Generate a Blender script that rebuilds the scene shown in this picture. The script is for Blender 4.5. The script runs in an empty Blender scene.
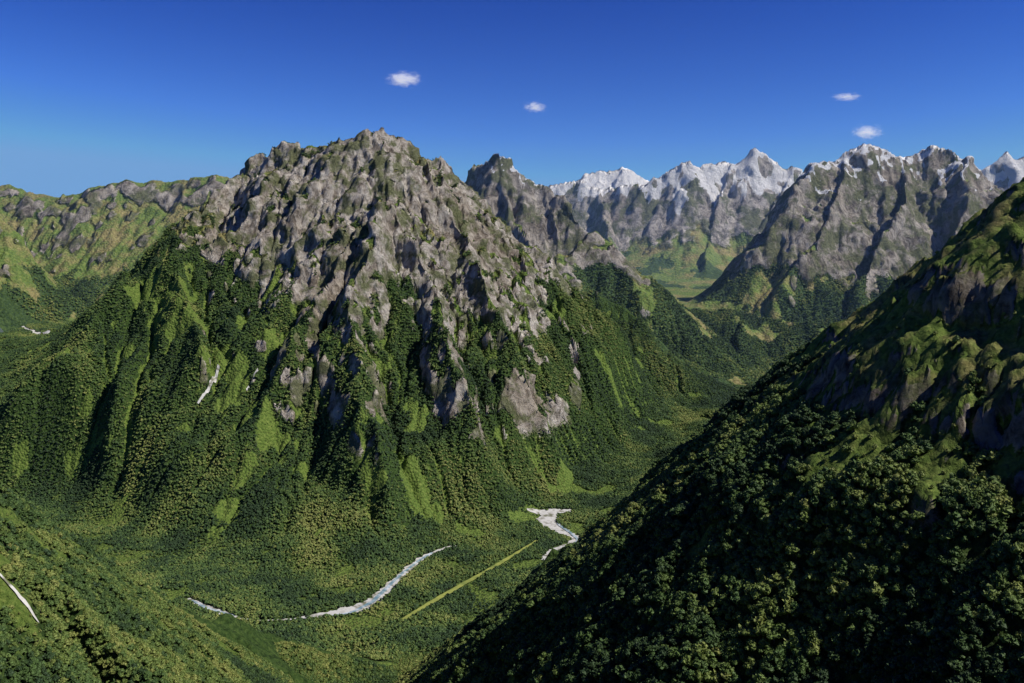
import bpy, math, random, time
import numpy as np
T0=time.time()
rng=np.random.default_rng(7); random.seed(5)
F=887.0; V0=270.0
def P(u,v,Y): return ((u-512)/F*Y, float(Y), -(v-V0)/F*Y)
def sst(a,b,x):
    t=np.clip((x-a)/(b-a),0,1); return t*t*(3-2*t)
# ---------------------------------------------------------------- noise
def h2(ix,iy,seed):
    h=(ix*374761393+iy*668265263+seed*144269504)&0xffffffff
    h=((h^(h>>13))*1274126177)&0xffffffff
    return ((h^(h>>16))&0xffffff)/float(0x1000000)
def gn(x,y,seed=0):
    ix=np.floor(x).astype(np.int64); iy=np.floor(y).astype(np.int64)
    fx=x-ix; fy=y-iy
    u=fx*fx*fx*(fx*(fx*6-15)+10); v=fy*fy*fy*(fy*(fy*6-15)+10)
    def c(dx,dy):
        a=h2(ix+dx,iy+dy,seed)*6.2831853
        return np.cos(a)*(fx-dx)+np.sin(a)*(fy-dy)
    a=c(0,0)*(1-u)+c(1,0)*u; b=c(0,1)*(1-u)+c(1,1)*u
    return (a*(1-v)+b*v)*1.5
def vn3(x,y,z,seed=0):
    ix=np.floor(x).astype(np.int64); iy=np.floor(y).astype(np.int64); iz=np.floor(z).astype(np.int64)
    f=[x-ix,y-iy,z-iz]; u,v,w=[t*t*t*(t*(t*6-15)+10) for t in f]
    def c(a,b,d): return h2(ix+a+(iz+d)*7919,iy+b+(iz+d)*104729,seed)
    r=0
    for d,wd in ((0,1-w),(1,w)):
        p=c(0,0,d)*(1-u)+c(1,0,d)*u; q=c(0,1,d)*(1-u)+c(1,1,d)*u
        r=r+wd*(p*(1-v)+q*v)
    return r*2-1
def ridged3(x,y,z,lam,octs,seed):
    s=0;a=1;n=0;f=1/lam;w=1
    for i in range(octs):
        r=1-np.abs(vn3(x*f+i*7.7,y*f+i*3.1,z*f+i*5.3,seed+i)); r=r*r
        s=s+a*r*w;n+=a;w=np.clip(r*1.5,0,1);a*=.6;f*=2.1
    return s/n
def fbm(x,y,lam,octs=5,seed=0,g=0.5):
    s=0;a=1;n=0;f=1/lam
    for i in range(octs):
        s=s+a*gn(x*f+i*17.3,y*f-i*9.1,seed+i); n+=a; a*=g; f*=2.03
    return s/n
def ridged(x,y,lam,octs=5,seed=0,g=0.5):
    s=0;a=1;n=0;f=1/lam;w=1
    for i in range(octs):
        r=1-np.abs(gn(x*f+i*7.7,y*f+i*3.1,seed+i)); r=r*r
        s=s+a*r*w; n+=a; w=np.clip(r*1.6,0,1); a*=g; f*=2.07
    return s/n
# ---------------------------------------------------------------- land layout
FY=np.array([-3000,1500,2200,3000,4300,5500,6150,7500,8500,9500,12000,16000.])
FZ=np.array([-870,-870,-868,-850,-700,-580,-265,-215,0,300,420,450.])
def floorz(x,y):
    f=np.interp(y,FY,FZ); l=np.interp(y,[3200,4300,5000,6500,9000],[-850,-350,-290,-270,-200])
    w=sst(-1300,-2000,x+0*y)*sst(3100,3300,y+0*x)
    return f*(1-w)+np.maximum(l,f)*w
def ridge(X,Y,pts,fl,k,p):
    best=np.full(X.shape,-1e9)
    for a,b in zip(pts[:-1],pts[1:]):
        dx=b[0]-a[0];dy=b[1]-a[1];L=dx*dx+dy*dy+1e-6
        t=np.clip(((X-a[0])*dx+(Y-a[1])*dy)/L,0,1)
        d=np.hypot(X-a[0]-t*dx,Y-a[1]-t*dy)
        z=a[2]+(b[2]-a[2])*t
        rel=np.maximum(z-fl,1); W=k*rel+30
        best=np.maximum(best,fl+rel*np.clip(1-d/W,0,1)**p)
    return best
def PX(*l): return [P(*q) for q in l]
MAIN=[
 (PX((237,184,4700),(255,160,4550),(275,149,4480),(300,143,4400),(340,133,4320),(380,131,4300),(400,139,4300),(440,162,4350),(470,183,4400),(500,215,4400),(540,252,4350),(580,292,4300),(620,337,4250),(660,377,4200),(700,412,4150)),1.15,1.55),
 (PX((255,160,4550),(237,184,4450),(200,207,4250),(165,247,4000),(130,287,3800),(90,322,3600),(40,367,3450),(0,402,3350),(-70,455,3200)),1.1,1.35),
 (PX((378,140,4280),(374,190,4050),(370,240,3750),(352,300,3450),(362,370,3150),(385,430,2980),(398,480,2850),(388,540,2780)),0.72,1.2),
 (PX((372,205,3980),(345,250,3800),(312,310,3500),(275,370,3250),(245,430,3060)),0.7,1.2),
 (PX((300,143,4400),(262,200,4150),(222,228,3980),(180,255,3850),(195,320,3550),(205,350,3400)),0.75,1.2),
 (PX((165,247,4000),(150,330,3600),(125,390,3330),(90,440,3100),(40,480,3030)),1.0,1.35),
 (PX((420,150,4320),(452,225,4020),(482,288,3750),(522,350,3500),(562,402,3350),(600,442,3250),(632,470,3230)),0.75,1.25),
 (PX((374,200,4000),(428,275,3700),(455,338,3400),(482,400,3200),(505,450,3060),(525,500,2980)),0.68,1.25),
 (PX((500,215,4400),(545,300,4050),(590,360,3800),(630,405,3650),(660,440,3600)),0.9,1.35),
]
RIGHTH=[
 ([(900,250,420),(760,600,260)]+PX((1090,120,820),(1024,182,900),(985,217,930),(950,255,980),(905,281,1020),(860,306,1060),(822,341,1100),(770,376,1240),(735,405,1360),(722,432,1430),(712,470,1490),(704,515,1550),(688,560,1610),(665,605,1650),(635,655,1680)),1.1,1.12),
 (PX((905,281,1020),(880,420,860),(840,560,740),(800,700,640)),0.9,1.1),
 (PX((735,405,1360),(700,520,1240),(650,620,1130),(600,690,1080)),0.9,1.1),
 ([(900,250,420),(500,60,110),(0,-40,-8),(-500,0,60),(-900,400,20)],1.1,1.15),
]
LEFTH=[
 ([(-900,400,20)]+PX((-250,370,950),(-120,430,1100),(0,498,1300),(60,534,1400),(100,562,1480),(190,622,1640),(320,655,1850),(430,678,1950)),1.1,1.1),
 (PX((-60,470,1150),(60,600,1020),(150,690,950)),1.0,1.15),
]
MIDH=[
 (PX((540,262,5500),(570,255,5650),(597,236,5800),(625,258,5700),(655,293,5500),(672,320,5400)),1.2,1.2),
 (PX((560,280,5100),(600,295,5000),(645,328,4850),(690,372,4700),(712,400,4600)),1.4,1.3),
 (PX((655,318,5800),(700,309,5900),(760,313,5850),(830,322,5600),(900,335,5300)),1.5,1.2),
 (PX((760,313,5850),(735,340,5500),(715,375,5150),(705,395,4950)),1.3,1.1),
 (PX((830,322,5600),(810,350,5200),(790,380,4900)),1.3,1.1),
]
RRANGE=[
 (PX((705,303,6300),(735,283,6350),(762,238,6450),(795,192,6600),(815,156,6800),(832,156,6850),(850,151,6900),(880,146,6900),(912,154,6900),(935,150,6900),(962,151,6800),(990,165,6700),(1010,187,6600),(1070,235,6500)),.85,1.4),
 (PX((850,151,6900),(835,200,6500),(808,248,6250),(780,285,6050)),0.55,1.15),
 (PX((912,154,6900),(905,205,6450),(870,255,6150),(850,290,5950)),0.6,1.15),
 (PX((975,156,6750),(970,215,6250),(950,265,5900),(930,300,5700)),0.6,1.15),
]
LPEAK=[
 (PX((430,215,6800),(455,192,6700),(475,173,6700),(487,162,6650),(500,155,6600),(513,164,6580),(525,173,6550),(545,185,6500),(565,205,6400),(583,222,6300),(592,250,6200)),0.68,1.3),
 (PX((500,157,6600),(512,215,6250),(535,260,5950)),0.5,1.2),
 (PX((545,184,6500),(560,235,6250)),0.45,1.2),
]
LFAR=[
 (PX((-160,175,6300),(-60,190,6300),(0,186,6300),(30,194,6300),(60,196,6300),(100,189,6300),(130,184,6300),(160,180,6300),(225,176,6300),(300,190,6300)),1.3,1.3),
 (PX((-160,120,5000),(-60,175,5050),(0,216,5150),(30,252,5150),(60,290,5150),(95,322,5100)),0.75,1.1),
 (PX((130,184,6300),(125,225,5950),(112,262,5700)),0.9,1.3),
 (PX((60,196,6300),(65,235,6050)),0.9,1.3),
 (PX((190,178,6300),(180,225,5900),(170,260,5600)),0.9,1.3),
]
BACK=[
 (PX((520,200,9900),(560,179,9900),(600,187,9700),(640,186,9500),(662,176,9500),(675,166,9450),(690,158,9400),(700,163,9400),(712,160,9450),(735,161,9500),(744,152,9500),(750,145,9500),(757,150,9500),(768,158,9450),(790,169,9400),(815,182,9300)),1.0,2.0),
 (PX((735,161,9500),(722,200,9100),(712,235,8800),(705,265,8300)),0.6,1.3),
 (PX((790,169,9400),(770,210,9000),(755,245,8700),(745,275,8200)),0.6,1.3),
 (PX((600,187,9700),(607,235,9000),(615,265,8500)),0.5,1.3),
 (PX((545,190,12200),(570,183,12000),(585,172,12000),(600,168,12000),(612,171,12000),(622,165,12000),(635,173,12000),(650,182,12000),(700,185,12000),(900,190,12000)),0.8,1.2),
 (PX((960,190,9000),(985,166,9000),(1000,158,9000),(1008,152,9000),(1018,157,9000),(1040,150,9000),(1080,170,9000)),0.8,1.2),
]
def pf(u,v,fn=None):
    Y=2500.
    for i in range(80):
        z=float(floorz(np.array((u-512)/F*Y),np.array(Y)))-5
        Y=.5*Y+.5*(-z*F/(v-V0))
    return ((u-512)/F*Y,Y)
FLAT=[pf(*q) for q in ((-60,515),(30,510),(110,565),(205,604),(290,618),(345,612),(400,590),(450,575),(500,545),(550,535),(560,512))]+[(330,3350),(650,3900),(900,4400)]
def heights(X,Y,groups,wa,wl,ra,rl,ca,cl,seed,terr=0,tw=70):
    fl=floorz(X,Y)
    wx=X+wa*fbm(X,Y,wl,4,seed+1); wy=Y+wa*fbm(X,Y,wl,4,seed+2)
    wx=wx+wa*.35*fbm(X,Y,wl*.2,3,seed+3); wy=wy+wa*.35*fbm(X,Y,wl*.2,3,seed+4)
    H=fl-5.0
    for g in groups:
        for pts,k,p in g: H=np.maximum(H,ridge(wx,wy,pts,fl,k,p))
    rel=np.clip((H-fl)/350,0,1); hi=sst(250,800,H-fl)
    if Y.min()>4500: rel=rel*(1-.45*(X<-1800))
    H=H+rel*ra*(ridged(X,Y,rl,6,seed+5)-.5)
    r2=ridged(X+fbm(X,Y,cl,2,seed+8)*cl*.6,Y,cl,4,seed+9)
    H=H+rel*ca*(.55+.6*hi)*(r2-.45)
    if terr:
        ph=(H+.75*X+.2*Y+90*fbm(X,Y,300,3,seed+20))/tw
        s=ph-np.floor(ph); H=H+hi*terr*(sst(.2,.8,s)-s)*np.clip(.6+2*fbm(X,Y,350,3,seed+25),0,1.4)
    if Y.min()<4600:
        dm=np.full(X.shape,1e9)
        for a,b in zip(FLAT[:-1],FLAT[1:]):
            dx=b[0]-a[0];dy=b[1]-a[1];t=np.clip(((X-a[0])*dx+(Y-a[1])*dy)/(dx*dx+dy*dy),0,1)
            dm=np.minimum(dm,np.hypot(X-a[0]-t*dx,Y-a[1]-t*dy))
        dm=dm+60*fbm(X,Y,300,3,seed+40)
        m_=sst(60,260,dm)*(1-sst(2200,2500,Y))+sst(70,400,dm)*sst(2200,2500,Y)
        wf=sst(3000,3700,Y); m_=m_*(1-wf)+sst(30,330,dm)*wf
        H=fl-5+(H-fl+5)*m_
        H=H+22*sst(3000,3500,Y)*np.abs(fbm(X,Y,220,4,seed+60))*2
    H=H+2.0*fbm(X,Y,180,4,seed+12)
    return H,fl
def blur(a):
    b=np.pad(a,1,mode='edge')
    return (b[1:-1,1:-1]*4+b[:-2,1:-1]*2+b[2:,1:-1]*2+b[1:-1,:-2]*2+b[1:-1,2:]*2+b[:-2,:-2]+b[2:,2:]+b[:-2,2:]+b[2:,:-2])/16
def erode(H,cell,nb,n,steps,er=.32,dep=.25,capf=5.0):
    h=H/cell; ny,nx=h.shape
    for b in range(nb):
        px=rng.uniform(2,nx-3,n);py=rng.uniform(2,ny-3,n)
        dx=np.zeros(n);dy=np.zeros(n);vel=np.ones(n);wat=np.ones(n);sed=np.zeros(n)
        for s in range(steps):
            ix=px.astype(np.int64);iy=py.astype(np.int64);fx=px-ix;fy=py-iy
            i0=iy*nx+ix; hf=h.ravel()
            a=hf[i0];bb=hf[i0+1];c=hf[i0+nx];d=hf[i0+nx+1]
            gx=(bb-a)*(1-fy)+(d-c)*fy; gy=(c-a)*(1-fx)+(d-bb)*fx
            h0=a*(1-fx)*(1-fy)+bb*fx*(1-fy)+c*(1-fx)*fy+d*fx*fy
            dx=dx*.35-gx*.65;dy=dy*.35-gy*.65
            L=np.hypot(dx,dy)+1e-9;dx/=L;dy/=L
            qx=np.clip(px+dx,1,nx-3);qy=np.clip(py+dy,1,ny-3)
            jx=qx.astype(np.int64);jy=qy.astype(np.int64);ux=qx-jx;uy=qy-jy
            j0=jy*nx+jx
            h1=hf[j0]*(1-ux)*(1-uy)+hf[j0+1]*ux*(1-uy)+hf[j0+nx]*(1-ux)*uy+hf[j0+nx+1]*ux*uy
            dh=h1-h0
            cap=np.maximum(-dh*vel*wat*capf,.002)
            up=dh>0
            de=np.where(up,np.minimum(dh,sed),np.where(sed>cap,(sed-cap)*dep,0))
            e=np.where(up|(sed>cap),0,np.minimum((cap-sed)*er,np.maximum(-dh,0)*.6))
            e=np.minimum(e,.12)
            am=de-e; sed=sed-am
            w=np.concatenate([am*(1-fx)*(1-fy),am*fx*(1-fy),am*(1-fx)*fy,am*fx*fy])
            id_=np.concatenate([i0,i0+1,i0+nx,i0+nx+1])
            h=h+np.clip(np.bincount(id_,w,ny*nx),-.3,.3).reshape(ny,nx)
            vel=np.sqrt(np.clip(vel*vel-dh*4,.05,25));wat*=.98
            px=qx;py=qy
    return h*cell
class Tile: pass
def make_tile(x0,x1,y0,y1,cell,groups,args,ero,post=None,emix=.4):
    t=Tile(); t.xs=np.arange(x0,x1+.1,cell);t.ys=np.arange(y0,y1+.1,cell);t.cell=cell
    t.X,t.Y=np.meshgrid(t.xs,t.ys)
    H,t.fl=heights(t.X,t.Y,groups,*args)
    if post is not None: H=post(t,H)
    if ero: 
        H2=erode(H,cell,*ero); d=np.clip(H2-H,-60,40)
        H=H+emix*(.3*d+.7*blur(d))*sst(5,60,H-t.fl)
    de=np.minimum(np.minimum(t.X-x0,x1-t.X),np.minimum(t.Y-y0,y1-t.Y))
    gy,gx=np.gradient(H,cell)
    t.H=H; t.slope=np.hypot(gx,gy); t.gx=gx;t.gy=gy
    Hs=blur(blur(blur(H))); gy2,gx2=np.gradient(Hs,cell); t.ss=np.hypot(gx2,gy2)
    for _ in range(10): Hs=blur(Hs)
    t.curv=blur(H-Hs)
    t.Hout=H-45*(1-sst(0,110,de))
    print('tile',H.shape,time.time()-T0, 'slope pct',np.percentile(t.ss,[10,30,50,70,90]))
    return t
def sample(t,x,y,A=None):
    A=t.H if A is None else A
    fx=(x-t.xs[0])/t.cell;fy=(y-t.ys[0])/t.cell
    ix=np.clip(fx.astype(int),0,len(t.xs)-2);iy=np.clip(fy.astype(int),0,len(t.ys)-2)
    fx=np.clip(fx-ix,0,1);fy=np.clip(fy-iy,0,1)
    return A[iy,ix]*(1-fx)*(1-fy)+A[iy,ix+1]*fx*(1-fy)+A[iy+1,ix]*(1-fx)*fy+A[iy+1,ix+1]*fx*fy
def build(t,name,mat,masks,amp=0,lam=150,seed=900):
    ny,nx=t.H.shape
    X,Y,Z=t.X,t.Y,t.Hout
    if amp:
        gy,gx=np.gradient(blur(blur(t.H)),t.cell);L=np.sqrt(1+gx*gx+gy*gy)
        a=X*.8+Z*.6;c=-X*.6+Z*.8
        d=(ridged3(a*.8,Y,c*1.6,lam,6,seed)-.42)*amp*blur(blur(blur(masks[0])))
        X=X-gx/L*d;Y=Y-gy/L*d;Z=Z+1/L*d
    co=np.stack([X,Y,Z],-1).reshape(-1,3).astype(np.float32)
    i=(np.arange(ny-1)[:,None]*nx+np.arange(nx-1)[None,:]).ravel()
    q=np.stack([i,i+1,i+nx+1,i+nx],1).astype(np.int32)
    me=bpy.data.meshes.new(name)
    me.vertices.add(len(co));me.vertices.foreach_set('co',co.ravel())
    me.loops.add(q.size);me.loops.foreach_set('vertex_index',q.ravel())
    me.polygons.add(len(q));me.polygons.foreach_set('loop_start',np.arange(0,q.size,4,dtype=np.int32))
    me.update(calc_edges=True)
    me.polygons.foreach_set('use_smooth',np.ones(len(q),dtype=bool))
    ca=me.color_attributes.new('mask','FLOAT_COLOR','POINT')
    ca.data.foreach_set('color',np.stack(masks,-1).reshape(-1,4).astype(np.float32).ravel())
    me.materials.append(mat)
    ob=bpy.data.objects.new(name,me);bpy.context.scene.collection.objects.link(ob)
    print('built',name,time.time()-T0)
    return ob
# ---------------------------------------------------------------- materials
def newmat(name):
    m=bpy.data.materials.new(name);m.use_nodes=True
    nt=m.node_tree;nt.nodes.clear();return m,nt,nt.nodes,nt.links
def terrain_mat(name,scale,haze,snowy=False,rockA=(.29,.245,.195),rockB=(.61,.545,.46)):
    m,nt,N,L=newmat(name)
    out=N.new('ShaderNodeOutputMaterial');bs=N.new('ShaderNodeBsdfPrincipled')
    bs.inputs['Roughness'].default_value=.9
    bs.inputs['Specular IOR Level'].default_value=.15
    L.new(bs.outputs[0],out.inputs[0])
    geo=N.new('ShaderNodeNewGeometry')
    at=N.new('ShaderNodeAttribute');at.attribute_name='mask'
    sep=N.new('ShaderNodeSeparateColor');L.new(at.outputs['Color'],sep.inputs[0])
    def noise(sc,det=6,rough=.6,vec=None,dist=0):
        n=N.new('ShaderNodeTexNoise');n.inputs['Scale'].default_value=sc;n.inputs['Detail'].default_value=det
        n.inputs['Roughness'].default_value=rough;n.inputs['Distortion'].default_value=dist
        L.new(vec or geo.outputs['Position'],n.inputs['Vector']);return n.outputs[0]
    def ramp(v,stops):
        r=N.new('ShaderNodeValToRGB');L.new(v,r.inputs[0])
        e=r.color_ramp.elements
        while len(e)<len(stops): e.new(.5)
        for i,(p,c) in enumerate(stops): e[i].position=p;e[i].color=(*c,1)
        return r.outputs[0]
    def mix(f,a,b,mode='MIX'):
        x=N.new('ShaderNodeMix');x.data_type='RGBA';x.blend_type=mode
        if isinstance(f,float): x.inputs[0].default_value=f
        else: L.new(f,x.inputs[0])
        for s,v in ((x.inputs[6],a),(x.inputs[7],b)):
            if isinstance(v,tuple): s.default_value=(*v,1)
            else: L.new(v,s)
        return x.outputs[2]
    def math_(op,a,b,c=None):
        x=N.new('ShaderNodeMath');x.operation=op
        for i,v in enumerate((a,b,c)):
            if v is None: continue
            if isinstance(v,(int,float)): x.inputs[i].default_value=v
            else: L.new(v,x.inputs[i])
        return x.outputs[0]
    mp=N.new('ShaderNodeMapping');mp.inputs['Scale'].default_value=(1,1,.6);mp.inputs['Rotation'].default_value=(.3,.6,0);L.new(geo.outputs['Position'],mp.inputs[0])
    st=noise(.03*scale,10,.74,mp.outputs[0],.5)
    n1=noise(.010*scale,8,.65); n2=noise(.11*scale,5,.7); nb=noise(.0035*scale,5,.6)
    rock=ramp(st,[(.32,tuple(c*.30 for c in rockA)),(.43,rockA),(.55,rockB),(.70,tuple(min(.72,c*1.25) for c in rockB))])
    rock=mix(ramp(nb,[(.38,(.8,.8,.8)),(.52,(0,0,0))]),rock,mix(1.0,rock,(.70,.66,.60),'MULTIPLY'))
    rock=mix(ramp(n1,[(.475,(0,0,0)),(.565,(.88,.88,.88))]),rock,ramp(n2,[(.35,(.065,.085,.026)),(.65,(.21,.225,.10))]))
    grass=ramp(n2,[(.3,(.055,.095,.016)),(.5,(.11,.165,.03)),(.7,(.20,.245,.055))])
    tus=ramp(n2,[(.3,(.11,.095,.03)),(.5,(.22,.19,.07)),(.7,(.34,.295,.125))])
    gr=mix(ramp(n1,[(.46,(0,0,0)),(.60,(1,1,1))]),grass,mix(sep.outputs[2],grass,tus) if not snowy else tus)
    forest=ramp(n2,[(.32,(.012,.026,.005)),(.5,(.036,.068,.014)),(.68,(.075,.115,.025))])
    def sharp(mk,amt=.9):
        v=math_('ADD',mk,math_('MULTIPLY',math_('SUBTRACT',n2,.5),amt))
        mr=N.new('ShaderNodeMapRange');mr.inputs[1].default_value=.4;mr.inputs[2].default_value=.6;L.new(v,mr.inputs[0]);return mr.outputs[0]
    c=mix(sharp(sep.outputs[1]),forest,gr)
    c=mix(sharp(sep.outputs[0],1.6),c,rock)
    if snowy: c=mix(sharp(sep.outputs[2],.9),c,(.86,.87,.88))
    if haze>0: c=mix(haze,c,(.18,.27,.46))  # distance haze painted into the base colour as a blue tint
    L.new(c,bs.inputs['Base Color'])
    vor=N.new('ShaderNodeTexVoronoi');vor.inputs['Scale'].default_value=.11*min(scale,1) ;L.new(geo.outputs['Position'],vor.inputs['Vector'])
    hrock=math_('MULTIPLY',st,46/scale)
    hrock=math_('MULTIPLY_ADD',noise(.02*scale,9,.7),26/scale,hrock)
    hfor=math_('MULTIPLY_ADD',vor.outputs[0],-7.0,math_('MULTIPLY',n2,6.0))
    hm=N.new('ShaderNodeMix');hm.data_type='FLOAT';L.new(sep.outputs[0],hm.inputs[0]);L.new(hfor,hm.inputs[2]);L.new(hrock,hm.inputs[3])
    bp=N.new('ShaderNodeBump');bp.inputs['Strength'].default_value=.95;bp.inputs['Distance'].default_value=1.0
    L.new(hm.outputs[0],bp.inputs['Height']);L.new(bp.outputs[0],bs.inputs['Normal'])
    return m
# ---------------------------------------------------------------- tiles
def post_near(t,H):
    X,Y=t.X,t.Y
    w=sst(60,220,X)*sst(1500,1250,Y)
    zn=H+24*fbm(X,Y,130,5,91)
    def step(z,z0,z1,amp):
        m=(z-z1)/(z0-z1)
        return amp*(sst(0.45,1.0,m)-m)*((m>0)&(m<1))
    br=sst(-.25,.15,fbm(X,Y,240,2,77))
    d=step(zn,5,-72,18)*br+step(zn,-72,-165,24)*sst(-.15,.2,fbm(X,Y,200,2,78))+step(zn,-165,-330,12)
    return H+w*d
near=make_tile(-1300,1100,-250,2150,4.0,[RIGHTH,LEFTH],(28,260,34,230,16,60,11),(6,40000,55,.25,.25,3.0),post_near,.35)
main=make_tile(-2700,1700,1500,5000,6.0,[MAIN,RIGHTH[:1],LEFTH[:1],MIDH[:2]],(90,600,105,420,26,120,31,24,90),(10,45000,60),None,.42)
mid=make_tile(-5200,5200,4700,7900,11.0,[MIDH,RRANGE,LPEAK,LFAR],(130,900,135,700,34,190,61,30,130),(8,40000,50),None,.35)
back=make_tile(-2500,7000,7600,13500,18.0,[BACK],(110,900,90,700,38,200,81,30,160),(4,30000,40),lambda t,H:H+50*fbm(t.X,t.Y,500,5,99),.3)
def anyH(x,y):
    return np.where(y<1750,sample(near,x,y),np.where(y<4850,sample(main,x,y),sample(mid,x,y)))
def hit(u,v,t=None,ya=2300.):
    t=t or main
    Y=np.arange(ya,t.ys[-1]-60,4.);x=(u-512)/F*Y
    h=sample(t,x,Y)+(v-V0)/F*Y
    k=np.argmax(h>0);return (x[k],Y[k])

u_of=lambda t:512+F*t.X/np.maximum(t.Y,50)
t=near
n=fbm(t.X,t.Y,170,5,201); n3=fbm(t.X,t.Y,45,4,203)
rock_n=sst(1.5,2.05,t.slope+n3*1.1)*(t.X>100)*sst(-220,-130,t.H)
tl=np.where(t.X>0,-125+120*n,-330+200*n)
gr_n=sst(-25,25,t.H-tl+n3*80)
gr_n=np.maximum(gr_n,sst(.38,.5,fbm(t.X,t.Y,120,4,205)+.1*(t.X<-200)))
gr_n=np.where(t.X<0,np.clip(gr_n*.9,0,1),gr_n)
dry_n=sst(-170,-40,t.H)
t=main;n=fbm(t.X,t.Y,330,5,211);n3=fbm(t.X,t.Y,60,4,213);n4=fbm(t.X,t.Y,140,4,217)
u=u_of(t)
tl=np.interp(u,[0,160,250,330,400,480,540,590,640],[250,160,-40,-170,-180,-230,-240,-100,60])+330*n+360*n4
above=sst(-90,90,t.H-tl+n3*140)
rock_m=np.clip(above*sst(.88,1.33,.55*t.ss+.45*t.slope+n3*1.2+n4*.9+.4*sst(0,500,t.H))+sst(1.9,2.3,t.ss+n3*.8)*(u>200)*(u<580)*sst(-680,-560,t.H),0,1)
chute=sst(-2,-7,t.curv)*sst(-.15,.15,fbm(t.X,t.Y,420,3,241))
gr_m=np.clip(above*sst(-.5,.2,n3+.2*n)+sst(.22,.42,n4)+chute*.9,0,1)
plain=sst(45,12,t.H-t.fl)
fan=sst(-.15,.2,fbm(t.X,t.Y,260,3,219))*sst(120,20,t.H-t.fl)*.6*sst(3500,3050,t.Y)
gr_m=np.clip(gr_m+fan*.5+plain*.2*(n4>0)*sst(3500,3050,t.Y),0,1)
for (a,b,r_) in ((214,372,45),(236,378,50),(232,398,45),(250,412,36),(268,434,30),(282,448,26),(412,478,38),(425,495,40),(436,512,34),(150,290,70),(168,300,60),(186,322,50),(300,262,40),(275,290,45),(120,560,60),(90,552,50),(205,352,35),(520,318,40),(392,300,35)):
    hx,hy=hit(a,b);d=np.hypot(t.X-hx,(t.Y-hy)*.7)+50*n4*2+40*n3
    gr_m=np.maximum(gr_m,sst(r_*1.15,r_*.5,d));rock_m=rock_m*(1-sst(r_,r_*.5,d))
dry_m=sst(-100,150,t.H)
t=mid;n=fbm(t.X,t.Y,500,5,221);n3=fbm(t.X,t.Y,110,4,223)
tl=np.where(t.X<-1500,-60,-20)+260*n
above=sst(-60,60,t.H-tl+n3*120)
lh=(t.X<-2200)*(t.Y<5650)
rock_d=np.clip(above*sst(.65,1.05,t.ss+n3*.9-.5*(t.X<-1800)-.4*lh+.35*sst(200,600,t.H))+sst(1.8,2.2,t.ss)*(1-lh),0,1)
gr_d=np.clip(above+sst(.2,.4,n)+sst(.2,.4,fbm(t.X,t.Y,230,4,225))+sst(60,20,t.H-t.fl)*(t.Y>5900),0,1)
snow_d=sst(640,760,t.H+460*n3)*sst(2.1,1.4,t.slope+n3*.9)*(t.X>-300)
t=back;n3=fbm(t.X,t.Y,200,5,233)
rock_b=sst(.5,.85,t.ss+n3*.5)*sst(200,420,t.H+300*n3);gr_b=sst(-.25,.1,fbm(t.X,t.Y,350,5,235)+.4*sst(0,300,t.H))
snow_b=sst(740,870,t.H+420*n3)*sst(3.0,2.0,t.slope+n3*.9)
one=np.ones_like

build(near,'hillside',terrain_mat('hillside_ground',1.9,0.0,rockA=(.16,.13,.095),rockB=(.36,.315,.25)),[rock_n,gr_n,dry_n,one(near.H)],20,45,700)
build(main,'mountain',terrain_mat('mountain_ground',1.0,0.0),[rock_m,gr_m,dry_m,one(main.H)],52,190,720)
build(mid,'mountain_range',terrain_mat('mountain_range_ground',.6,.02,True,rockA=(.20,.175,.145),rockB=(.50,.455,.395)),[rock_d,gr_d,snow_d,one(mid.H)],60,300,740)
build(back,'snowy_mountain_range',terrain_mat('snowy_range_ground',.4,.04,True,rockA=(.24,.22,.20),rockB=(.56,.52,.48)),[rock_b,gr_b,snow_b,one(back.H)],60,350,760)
me=bpy.data.meshes.new('ground');s=60000
me.from_pydata([(-s,-s,-1000),(s,-s,-1000),(s,s,-1000),(-s,s,-1000)],[],[(0,1,2,3)])
gm,nt,N,L=newmat('ground_far');o=N.new('ShaderNodeOutputMaterial');b=N.new('ShaderNodeBsdfPrincipled')
nz=N.new('ShaderNodeTexNoise');nz.inputs['Scale'].default_value=.002
r=N.new('ShaderNodeValToRGB');r.color_ramp.elements[0].color=(.02,.04,.01,1);r.color_ramp.elements[1].color=(.09,.11,.03,1)
g=N.new('ShaderNodeNewGeometry');L.new(g.outputs['Position'],nz.inputs['Vector']);L.new(nz.outputs[0],r.inputs[0]);L.new(r.outputs[0],b.inputs['Base Color']);L.new(b.outputs[0],o.inputs[0])
b.inputs['Roughness'].default_value=1
me.materials.append(gm);bpy.context.scene.collection.objects.link(bpy.data.objects.new('ground',me))

# ---------------------------------------------------------------- atmosphere beyond the near valley (real scattering haze)
me=bpy.data.meshes.new('haze');x0,x1,y0,y1,z0,z1=-14000,14000,4300,15000,-950,2000
me.from_pydata([(x0,y0,z0),(x1,y0,z0),(x1,y1,z0),(x0,y1,z0),(x0,y0,z1),(x1,y0,z1),(x1,y1,z1),(x0,y1,z1)],[],[(0,3,2,1),(4,5,6,7),(0,1,5,4),(1,2,6,5),(2,3,7,6),(3,0,4,7)])
m,nt,N,L=newmat('air_haze');o=N.new('ShaderNodeOutputMaterial');vs_=N.new('ShaderNodeVolumeScatter');vs_.inputs['Color'].default_value=(.36,.60,1,1);vs_.inputs['Density'].default_value=2.8e-5
vs_.inputs['Anisotropy'].default_value=0
L.new(vs_.outputs[0],o.inputs['Volume']);me.materials.append(m);bpy.context.scene.collection.objects.link(bpy.data.objects.new('haze',me))

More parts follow.
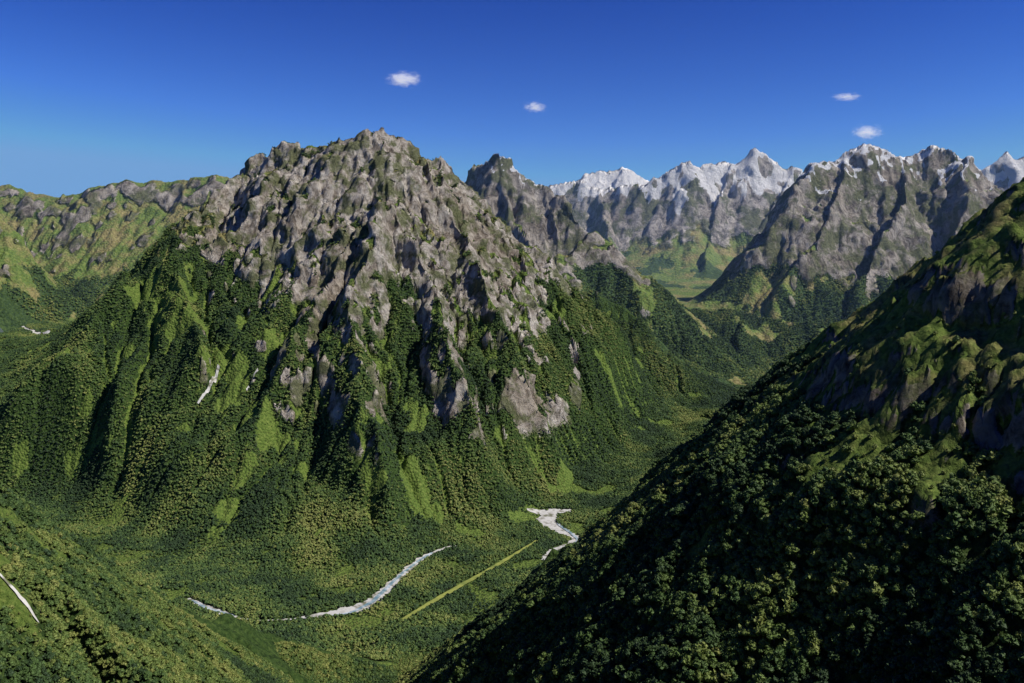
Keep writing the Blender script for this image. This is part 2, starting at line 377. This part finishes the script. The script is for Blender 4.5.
# ---------------------------------------------------------------- river, gravel, airstrip
def resample(pts,step):
    p=np.array(pts,float);seg=np.hypot(*np.diff(p[:,:2],axis=0).T);s=np.r_[0,np.cumsum(seg)]
    q=np.arange(0,s[-1],step);r=np.stack([np.interp(q,s,p[:,k]) for k in range(p.shape[1])],1)
    for _ in range(6): r[1:-1]=(r[:-2]+2*r[1:-1]+r[2:])/4
    return r
def strip_geo(pts,step,lift,wn,seed):
    r=resample(pts,step);tan=np.gradient(r[:,:2],axis=0);tan/=np.linalg.norm(tan,axis=1)[:,None]+1e-9
    nor=np.stack([-tan[:,1],tan[:,0]],1);K=9;V=[];Fc=[]
    s=np.arange(len(r))*step
    wl=r[:,2]*np.clip(1+wn*fbm(s,s*0+seed,60,4,seed,.8),.15,3);wr=r[:,2]*np.clip(1+wn*fbm(s,s*0-seed,50,4,seed+9,.8),.15,3)
    for k in range(K):
        f=k/(K-1);off=-wl*(1-f)+wr*f
        xy=r[:,:2]+nor*off[:,None];z=anyH(xy[:,0],xy[:,1])+lift
        V.append(np.c_[xy,z])
    n_=len(r);V=np.concatenate(V)
    for k in range(K-1):
        for i in range(n_-1): a=k*n_+i;Fc.append((a,a+1,a+n_+1,a+n_))
    return V,Fc
def strips(name,lists,step,lift,wn,mat):
    VV=[];FF=[];o=0
    for j,l in enumerate(lists):
        V,Fc=strip_geo(l,step,lift+.15*j,wn,j*3+2);VV+=V.tolist();FF+=[tuple(i+o for i in f) for f in Fc];o+=len(V)
    me=bpy.data.meshes.new(name);me.from_pydata(VV,[],FF);me.materials.append(mat);me.update()
    ob=bpy.data.objects.new(name,me);bpy.context.scene.collection.objects.link(ob);return ob
def simple(name,stops,sc,rough=.9,bump=0):
    m,nt,N,L=newmat(name);o=N.new('ShaderNodeOutputMaterial');b=N.new('ShaderNodeBsdfPrincipled');b.inputs['Roughness'].default_value=rough
    g=N.new('ShaderNodeNewGeometry');nz=N.new('ShaderNodeTexNoise');nz.inputs['Scale'].default_value=sc;nz.inputs['Detail'].default_value=7
    L.new(g.outputs['Position'],nz.inputs['Vector']);r=N.new('ShaderNodeValToRGB');e=r.color_ramp.elements
    while len(e)<len(stops): e.new(.5)
    for i,(p,c) in enumerate(stops): e[i].position=p;e[i].color=(*c,1)
    L.new(nz.outputs[0],r.inputs[0]);L.new(r.outputs[0],b.inputs['Base Color']);L.new(b.outputs[0],o.inputs[0])
    if bump:
        bp=N.new('ShaderNodeBump');bp.inputs['Distance'].default_value=bump;L.new(nz.outputs[0],bp.inputs['Height']);L.new(bp.outputs[0],b.inputs['Normal'])
    return m
def W(l): return [(*pf(u,v),w) for u,v,w in l]
def S(l,t=None,ya=2300.): return [(*hit(u,v,t,ya),w) for u,v,w in l]
gravel_l=[W([(236,618,3),(262,621,3.5),(290,620,4),(312,617,9),(330,614,15),(350,611,23),(368,604,21),(382,594,17),(395,582,13),(408,570,12),(420,560,10),(433,554,6),(448,548,3),(466,545,2)]),
 W([(546,580,4),(551,570,9),(547,558,14),(556,549,16),(572,545,14),(576,537,14),(562,531,24),(549,526,26),(545,517,34),(556,512,24),(572,511,10)]),
 W([(527,513,6),(540,512,22),(552,516,26)]),
 W([(188,599,5),(205,607,11),(222,613,9),(238,618,4)]),
 W([(48,345,8),(40,338,16),(30,332,13),(20,328,6)]),
 S([(219,366,4),(213,380,5),(207,393,5),(197,406,3)]),
 S([(258,372,3),(252,382,4),(246,392,3)]),
 S([(-6,574,1),(10,588,1.7),(24,604,1.7),(34,618,2.6),(42,632,1.2)],near,500.)]
river_l=[W([(330,617,5),(352,613,5),(372,603,6),(388,588,6),(402,574,5),(418,562,4),(433,554,4)]),
 W([(192,601,3),(208,609,5),(236,617,3)]),
 W([(552,568,4),(552,556,5),(566,549,5),(579,541,5),(570,533,5),(558,525,5),(560,516,4)])]
strips('gravel_bar',gravel_l,5,1.2,1.6,simple('gravel',[(.36,(.16,.16,.10)),(.42,(.36,.34,.29)),(.55,(.58,.56,.51)),(.7,(.44,.42,.37))],.05))
strips('river',river_l,5,2.6,.6,simple('river_water',[(.38,(.16,.26,.30)),(.5,(.34,.42,.45)),(.62,(.66,.70,.72))],.05,.12))
air_l=[W([(403,621,7),(430,604,8),(465,584,8),(500,564,7),(537,541,5)])]
strips('grass_airstrip',air_l,5,2.2,.6,simple('mown_grass',[(.35,(.16,.20,.035)),(.6,(.30,.32,.06))],.03))

# ---------------------------------------------------------------- trees
t_=(1+5**.5)/2
ICO=np.array([(-1,t_,0),(1,t_,0),(-1,-t_,0),(1,-t_,0),(0,-1,t_),(0,1,t_),(0,-1,-t_),(0,1,-t_),(t_,0,-1),(t_,0,1),(-t_,0,-1),(-t_,0,1)],float);ICO/=np.linalg.norm(ICO[0])
ICF=[(0,11,5),(0,5,1),(0,1,7),(0,7,10),(0,10,11),(1,5,9),(5,11,4),(11,10,2),(10,7,6),(7,1,8),(3,9,4),(3,4,2),(3,2,6),(3,6,8),(3,8,9),(4,9,5),(2,4,11),(6,2,10),(8,6,7),(9,8,1)]
def leafmat():
    m,nt,N,L=newmat('foliage');o=N.new('ShaderNodeOutputMaterial');b=N.new('ShaderNodeBsdfPrincipled');b.inputs['Roughness'].default_value=.65
    b.inputs['Specular IOR Level'].default_value=.25
    a=N.new('ShaderNodeAttribute');a.attribute_name='tint';a.attribute_type='INSTANCER'
    r=N.new('ShaderNodeValToRGB');e=r.color_ramp.elements
    st=[(0,(.038,.072,.027)),(.35,(.082,.142,.038)),(.65,(.155,.212,.050)),(1,(.28,.30,.085))]
    while len(e)<4:e.new(.5)
    for i,(p,c) in enumerate(st): e[i].position=p;e[i].color=(*c,1)
    L.new(a.outputs['Fac'],r.inputs[0])
    g=N.new('ShaderNodeNewGeometry');nz=N.new('ShaderNodeTexNoise');nz.inputs['Scale'].default_value=.6
    L.new(g.outputs['Position'],nz.inputs['Vector'])
    mx=N.new('ShaderNodeMix');mx.data_type='RGBA';mx.blend_type='MULTIPLY';mx.inputs[0].default_value=.7
    r2=N.new('ShaderNodeValToRGB');r2.color_ramp.elements[0].position=.35;r2.color_ramp.elements[0].color=(.4,.4,.4,1);r2.color_ramp.elements[1].position=.65;r2.color_ramp.elements[1].color=(1.2,1.2,1.1,1)
    L.new(nz.outputs[0],r2.inputs[0]);L.new(r.outputs[0],mx.inputs[6]);L.new(r2.outputs[0],mx.inputs[7])
    L.new(mx.outputs[2],b.inputs['Base Color']);L.new(b.outputs[0],o.inputs[0]);return m
LM=leafmat();BM=simple('bark',[(.3,(.06,.05,.04)),(.7,(.14,.12,.1))],2.)
def tree(name,nbl,leaves,seed):
    R=np.random.default_rng(seed);V=[];Fc=[];mi=[]
    def add(v,f,m):
        o=len(V);V.extend(map(tuple,v));Fc.extend([tuple(i+o for i in q) for q in f]);mi.extend([m]*len(f))
    def limb(a,b,r0,r1):
        a=np.array(a);b=np.array(b);d=b-a;d/=np.linalg.norm(d);s=np.cross(d,(.3,.9,.1));s/=np.linalg.norm(s);q=np.cross(d,s)
        ring=[a+r0*(math.cos(k*1.2566)*s+math.sin(k*1.2566)*q) for k in range(5)]+[b+r1*(math.cos(k*1.2566)*s+math.sin(k*1.2566)*q) for k in range(5)]
        add(ring,[(k,(k+1)%5,5+(k+1)%5,5+k) for k in range(5)],1)
    limb((0,0,-.4),(0,0,.55),.05,.03)
    for i in range(nbl):
        a=R.uniform(0,6.283);rr=.36*math.sqrt(R.uniform(0,1)) if i else 0
        z=.78-.9*rr+R.uniform(-.1,.1); s=R.uniform(.14,.26)
        c=np.array((rr*math.cos(a),rr*math.sin(a),z))
        if i<5: limb((0,0,.3),c,.025,.01)
        v=ICO*(1+R.uniform(-.28,.28,(12,1)))*s*np.array((1,1,.75))+c
        add(v,ICF,0)
        for _ in range(leaves):
            d=R.normal(size=3);d/=np.linalg.norm(d);d[2]=abs(d[2])*.8
            pp=c+d*s*R.uniform(.9,1.25);e1=R.normal(size=3)*.045;e2=R.normal(size=3)*.045
            add([pp-e1,pp+e2,pp+e1,pp-e2],[(0,1,2,3)],0)
    me=bpy.data.meshes.new(name);me.from_pydata(V,[],Fc);me.materials.append(LM);me.materials.append(BM)
    me.polygons.foreach_set('material_index',mi);me.update()
    return bpy.data.objects.new(name,me)
cn=bpy.data.collections.new('beech_trees');cf=bpy.data.collections.new('distant_beech_trees')
for i in range(6): cn.objects.link(tree('beech_tree.%03d'%i,13,18,100+i))
for i in range(4): cf.objects.link(tree('small_beech_tree.%03d'%i,7,4,200+i))
def scatter(name,co,scl,rot,tint,idx,coll):
    me=bpy.data.meshes.new(name);me.vertices.add(len(co));me.vertices.foreach_set('co',co.astype(np.float32).ravel())
    for nm,ty,d,k in (('scl','FLOAT_VECTOR',scl,'vector'),('rot','FLOAT_VECTOR',rot,'vector'),('tint','FLOAT',tint,'value'),('idx','INT',idx,'value')):
        a=me.attributes.new(nm,ty,'POINT');a.data.foreach_set(k,np.ascontiguousarray(d.astype(np.int32 if ty=='INT' else np.float32)).ravel())
    me.update()
    ob=bpy.data.objects.new(name,me);bpy.context.scene.collection.objects.link(ob)
    ng=bpy.data.node_groups.new(name+'_nodes','GeometryNodeTree')
    ng.interface.new_socket('Geometry',in_out='INPUT',socket_type='NodeSocketGeometry');ng.interface.new_socket('Geometry',in_out='OUTPUT',socket_type='NodeSocketGeometry')
    N=ng.nodes;L=ng.links;gi=N.new('NodeGroupInput');go=N.new('NodeGroupOutput')
    ip=N.new('GeometryNodeInstanceOnPoints');ci=N.new('GeometryNodeCollectionInfo')
    ci.inputs['Collection'].default_value=coll;ci.inputs['Separate Children'].default_value=True;ci.inputs['Reset Children'].default_value=True
    def na(nm,ty):
        x=N.new('GeometryNodeInputNamedAttribute');x.data_type=ty;x.inputs[0].default_value=nm;return [o for o in x.outputs if o.enabled][0]
    L.new(gi.outputs[0],ip.inputs['Points']);L.new(ci.outputs[0],ip.inputs['Instance']);ip.inputs['Pick Instance'].default_value=True
    L.new(na('idx','INT'),ip.inputs['Instance Index']);L.new(na('scl','FLOAT_VECTOR'),ip.inputs['Scale']);L.new(na('rot','FLOAT_VECTOR'),ip.inputs['Rotation'])
    L.new(ip.outputs[0],go.inputs[0])
    md=ob.modifiers.new('scatter','NODES');md.node_group=ng
    print(name,len(co),time.time()-T0)
def segd(x,y,lists,extra):
    ok=np.ones(len(x),bool)
    for l in lists:
        r=resample(l,12)
        for px_,py_,w in r: ok&=((x-px_)**2+(y-py_)**2)>(w+extra)**2
    return ok
def forest(name,t,x0,x1,y0,y1,sp,mrock,mgr,hmin,hmax,coll,nv,seed,dgr=.0):
    R=np.random.default_rng(seed)
    gx,gy=np.meshgrid(np.arange(x0,x1,sp),np.arange(y0,y1,sp));x=(gx+R.uniform(-.48,.48,gx.shape)*sp).ravel();y=(gy+R.uniform(-.48,.48,gx.shape)*sp).ravel()
    k=np.abs(x)<.66*y+60; x=x[k];y=y[k]
    z=sample(t,x,y);sx=sample(t,x,y,t.gx);sy=sample(t,x,y,t.gy)
    rk=sample(t,x,y,mrock);gr=sample(t,x,y,mgr)
    nrm=np.sqrt(1+sx*sx+sy*sy);L_=np.sqrt(x*x+y*y+z*z)
    face=(-sx*-x-sy*-y+1*-z)/(nrm*L_)
    v=270-F*z/y
    pf_=R.uniform(0,1,len(x))
    k=(face>-.12)&(v<760)&(rk+R.normal(0,.15,len(x))<.5)&((gr+R.normal(0,.18,len(x))<.5)|(pf_<dgr))
    x,y,z,gr=x[k],y[k],z[k],gr[k]
    if t is not mid:
        k=segd(x,y,gravel_l,3)&segd(x,y,air_l,5);x,y,z,gr=x[k],y[k],z[k],gr[k]
    n_=len(x);hh=R.uniform(hmin,hmax,n_)*(1+.25*fbm(x,y,90,3,seed))*np.clip(1.25-gr,.36,1)
    ww=hh*R.uniform(.75,1.15,n_)
    tint=np.clip(.33+1.3*fbm(x,y,240,5,seed+3)+R.normal(0,.17,n_)+gr*.35+(.16*(x<-150) if t is near else 0),0,1)
    scatter(name,np.c_[x,y,z-hh*.12],np.c_[ww,ww,hh],np.c_[R.normal(0,.06,n_),R.normal(0,.06,n_),R.uniform(0,6.28,n_)],tint,R.integers(0,nv,n_),coll)
forest('hillside_forest',near,-1250,1050,300,2000,5.4,rock_n,gr_n,7,12,cn,6,1,.14)
forest('valley_forest',main,-2600,1400,1950,4850,7.5,rock_m,gr_m,9,14,cf,4,2,.30)
forest('distant_forest',mid,-3500,4300,4850,6500,12,rock_d,gr_d,13,19,cf,4,3,.06)

# ---------------------------------------------------------------- clouds
def cloud(u,v,Y,sx,sy,sz,seed,dens):
    me=bpy.data.meshes.new('cloud')
    import bmesh
    bm=bmesh.new();bmesh.ops.create_icosphere(bm,subdivisions=3,radius=1);bm.to_mesh(me);bm.free()
    ob=bpy.data.objects.new('cloud',me);ob.location=P(u,v,Y);ob.scale=(sx,sy,sz)
    bpy.context.scene.collection.objects.link(ob)
    m,nt,N,L=newmat('cloud_vapour');o=N.new('ShaderNodeOutputMaterial');pv=N.new('ShaderNodeVolumePrincipled')
    pv.inputs['Anisotropy'].default_value=0;pv.inputs['Color'].default_value=(1,1,1,1)
    tc=N.new('ShaderNodeTexCoord');nz=N.new('ShaderNodeTexNoise');nz.noise_dimensions='4D';nz.inputs['W'].default_value=seed
    nz.inputs['Scale'].default_value=2.6;nz.inputs['Detail'].default_value=6;nz.inputs['Roughness'].default_value=.72;nz.inputs['Distortion'].default_value=.6
    L.new(tc.outputs['Object'],nz.inputs['Vector'])
    ln=N.new('ShaderNodeVectorMath');ln.operation='LENGTH';L.new(tc.outputs['Object'],ln.inputs[0])
    a=N.new('ShaderNodeMath');a.operation='MULTIPLY_ADD';L.new(ln.outputs['Value'],a.inputs[0]);a.inputs[1].default_value=-.38;L.new(nz.outputs[0],a.inputs[2])
    b=N.new('ShaderNodeMapRange');b.inputs[1].default_value=.25;b.inputs[2].default_value=.48;b.inputs[3].default_value=0;b.inputs[4].default_value=dens
    L.new(a.outputs[0],b.inputs[0]);L.new(b.outputs[0],pv.inputs['Density'])
    e=N.new('ShaderNodeMath');e.operation='MULTIPLY';e.inputs[1].default_value=.46;L.new(b.outputs[0],e.inputs[0]);L.new(e.outputs[0],pv.inputs['Emission Strength'])  # added glow in the cloud, stands in for multiply scattered sunlight
    L.new(pv.outputs[0],o.inputs['Volume'])
    me.materials.append(m)
cloud(404,79,11000,290,180,130,1.3,.009)
cloud(535,107,11000,200,120,100,4.1,.009)
cloud(846,97,11000,250,120,70,7.7,.009)
cloud(867,132,11000,260,150,125,9.2,.008)

# ---------------------------------------------------------------- light
sd=np.array((.665,-.20,.70));sd/=np.linalg.norm(sd)
el=math.asin(sd[2]);az=math.atan2(sd[0],sd[1])
from mathutils import Vector
sl=bpy.data.lights.new('sun','SUN');sl.energy=5.0;sl.angle=math.radians(.5);sl.color=(1,.96,.89)
so=bpy.data.objects.new('sun',sl);so.rotation_euler=Vector(sd).to_track_quat('Z','Y').to_euler();so.location=(3000,0,3000)
bpy.context.scene.collection.objects.link(so)
w=bpy.data.worlds.new('World');bpy.context.scene.world=w;w.use_nodes=True
N=w.node_tree.nodes;L=w.node_tree.links;bg=N['Background'];sky=N.new('ShaderNodeTexSky');sky.sky_type='NISHITA';sky.sun_disc=False
sky.sun_elevation=el;sky.sun_rotation=az;sky.altitude=2500;sky.air_density=1.0;sky.dust_density=.1;sky.ozone_density=4.0
sp=N.new('ShaderNodeSeparateColor');cb=N.new('ShaderNodeCombineColor');L.new(sky.outputs[0],sp.inputs[0])
for i,(g_,m_,cp) in enumerate(((2.5,.14,2.7),(2.25,.17,4.1),(1.65,.50,5.6))):
    a=N.new('ShaderNodeMath');a.operation='MINIMUM';a.inputs[1].default_value=cp;L.new(sp.outputs[i],a.inputs[0])
    b=N.new('ShaderNodeMath');b.operation='POWER';b.inputs[1].default_value=g_;L.new(a.outputs[0],b.inputs[0])
    c=N.new('ShaderNodeMath');c.operation='MULTIPLY';c.inputs[1].default_value=m_;L.new(b.outputs[0],c.inputs[0]);L.new(c.outputs[0],cb.inputs[i])
L.new(cb.outputs[0],bg.inputs[0]);bg.inputs[1].default_value=.085
cam=bpy.data.cameras.new('camera');cam.sensor_width=36;cam.lens=36*F/1024;cam.shift_y=-(341.5-V0)/1024;cam.clip_start=1;cam.clip_end=150000
co=bpy.data.objects.new('camera',cam);co.rotation_euler=(math.pi/2,0,0);bpy.context.scene.collection.objects.link(co)
bpy.context.scene.camera=co
vs=bpy.context.scene.view_settings;vs.view_transform='Standard';vs.look='None';vs.exposure=0
print('done',time.time()-T0)
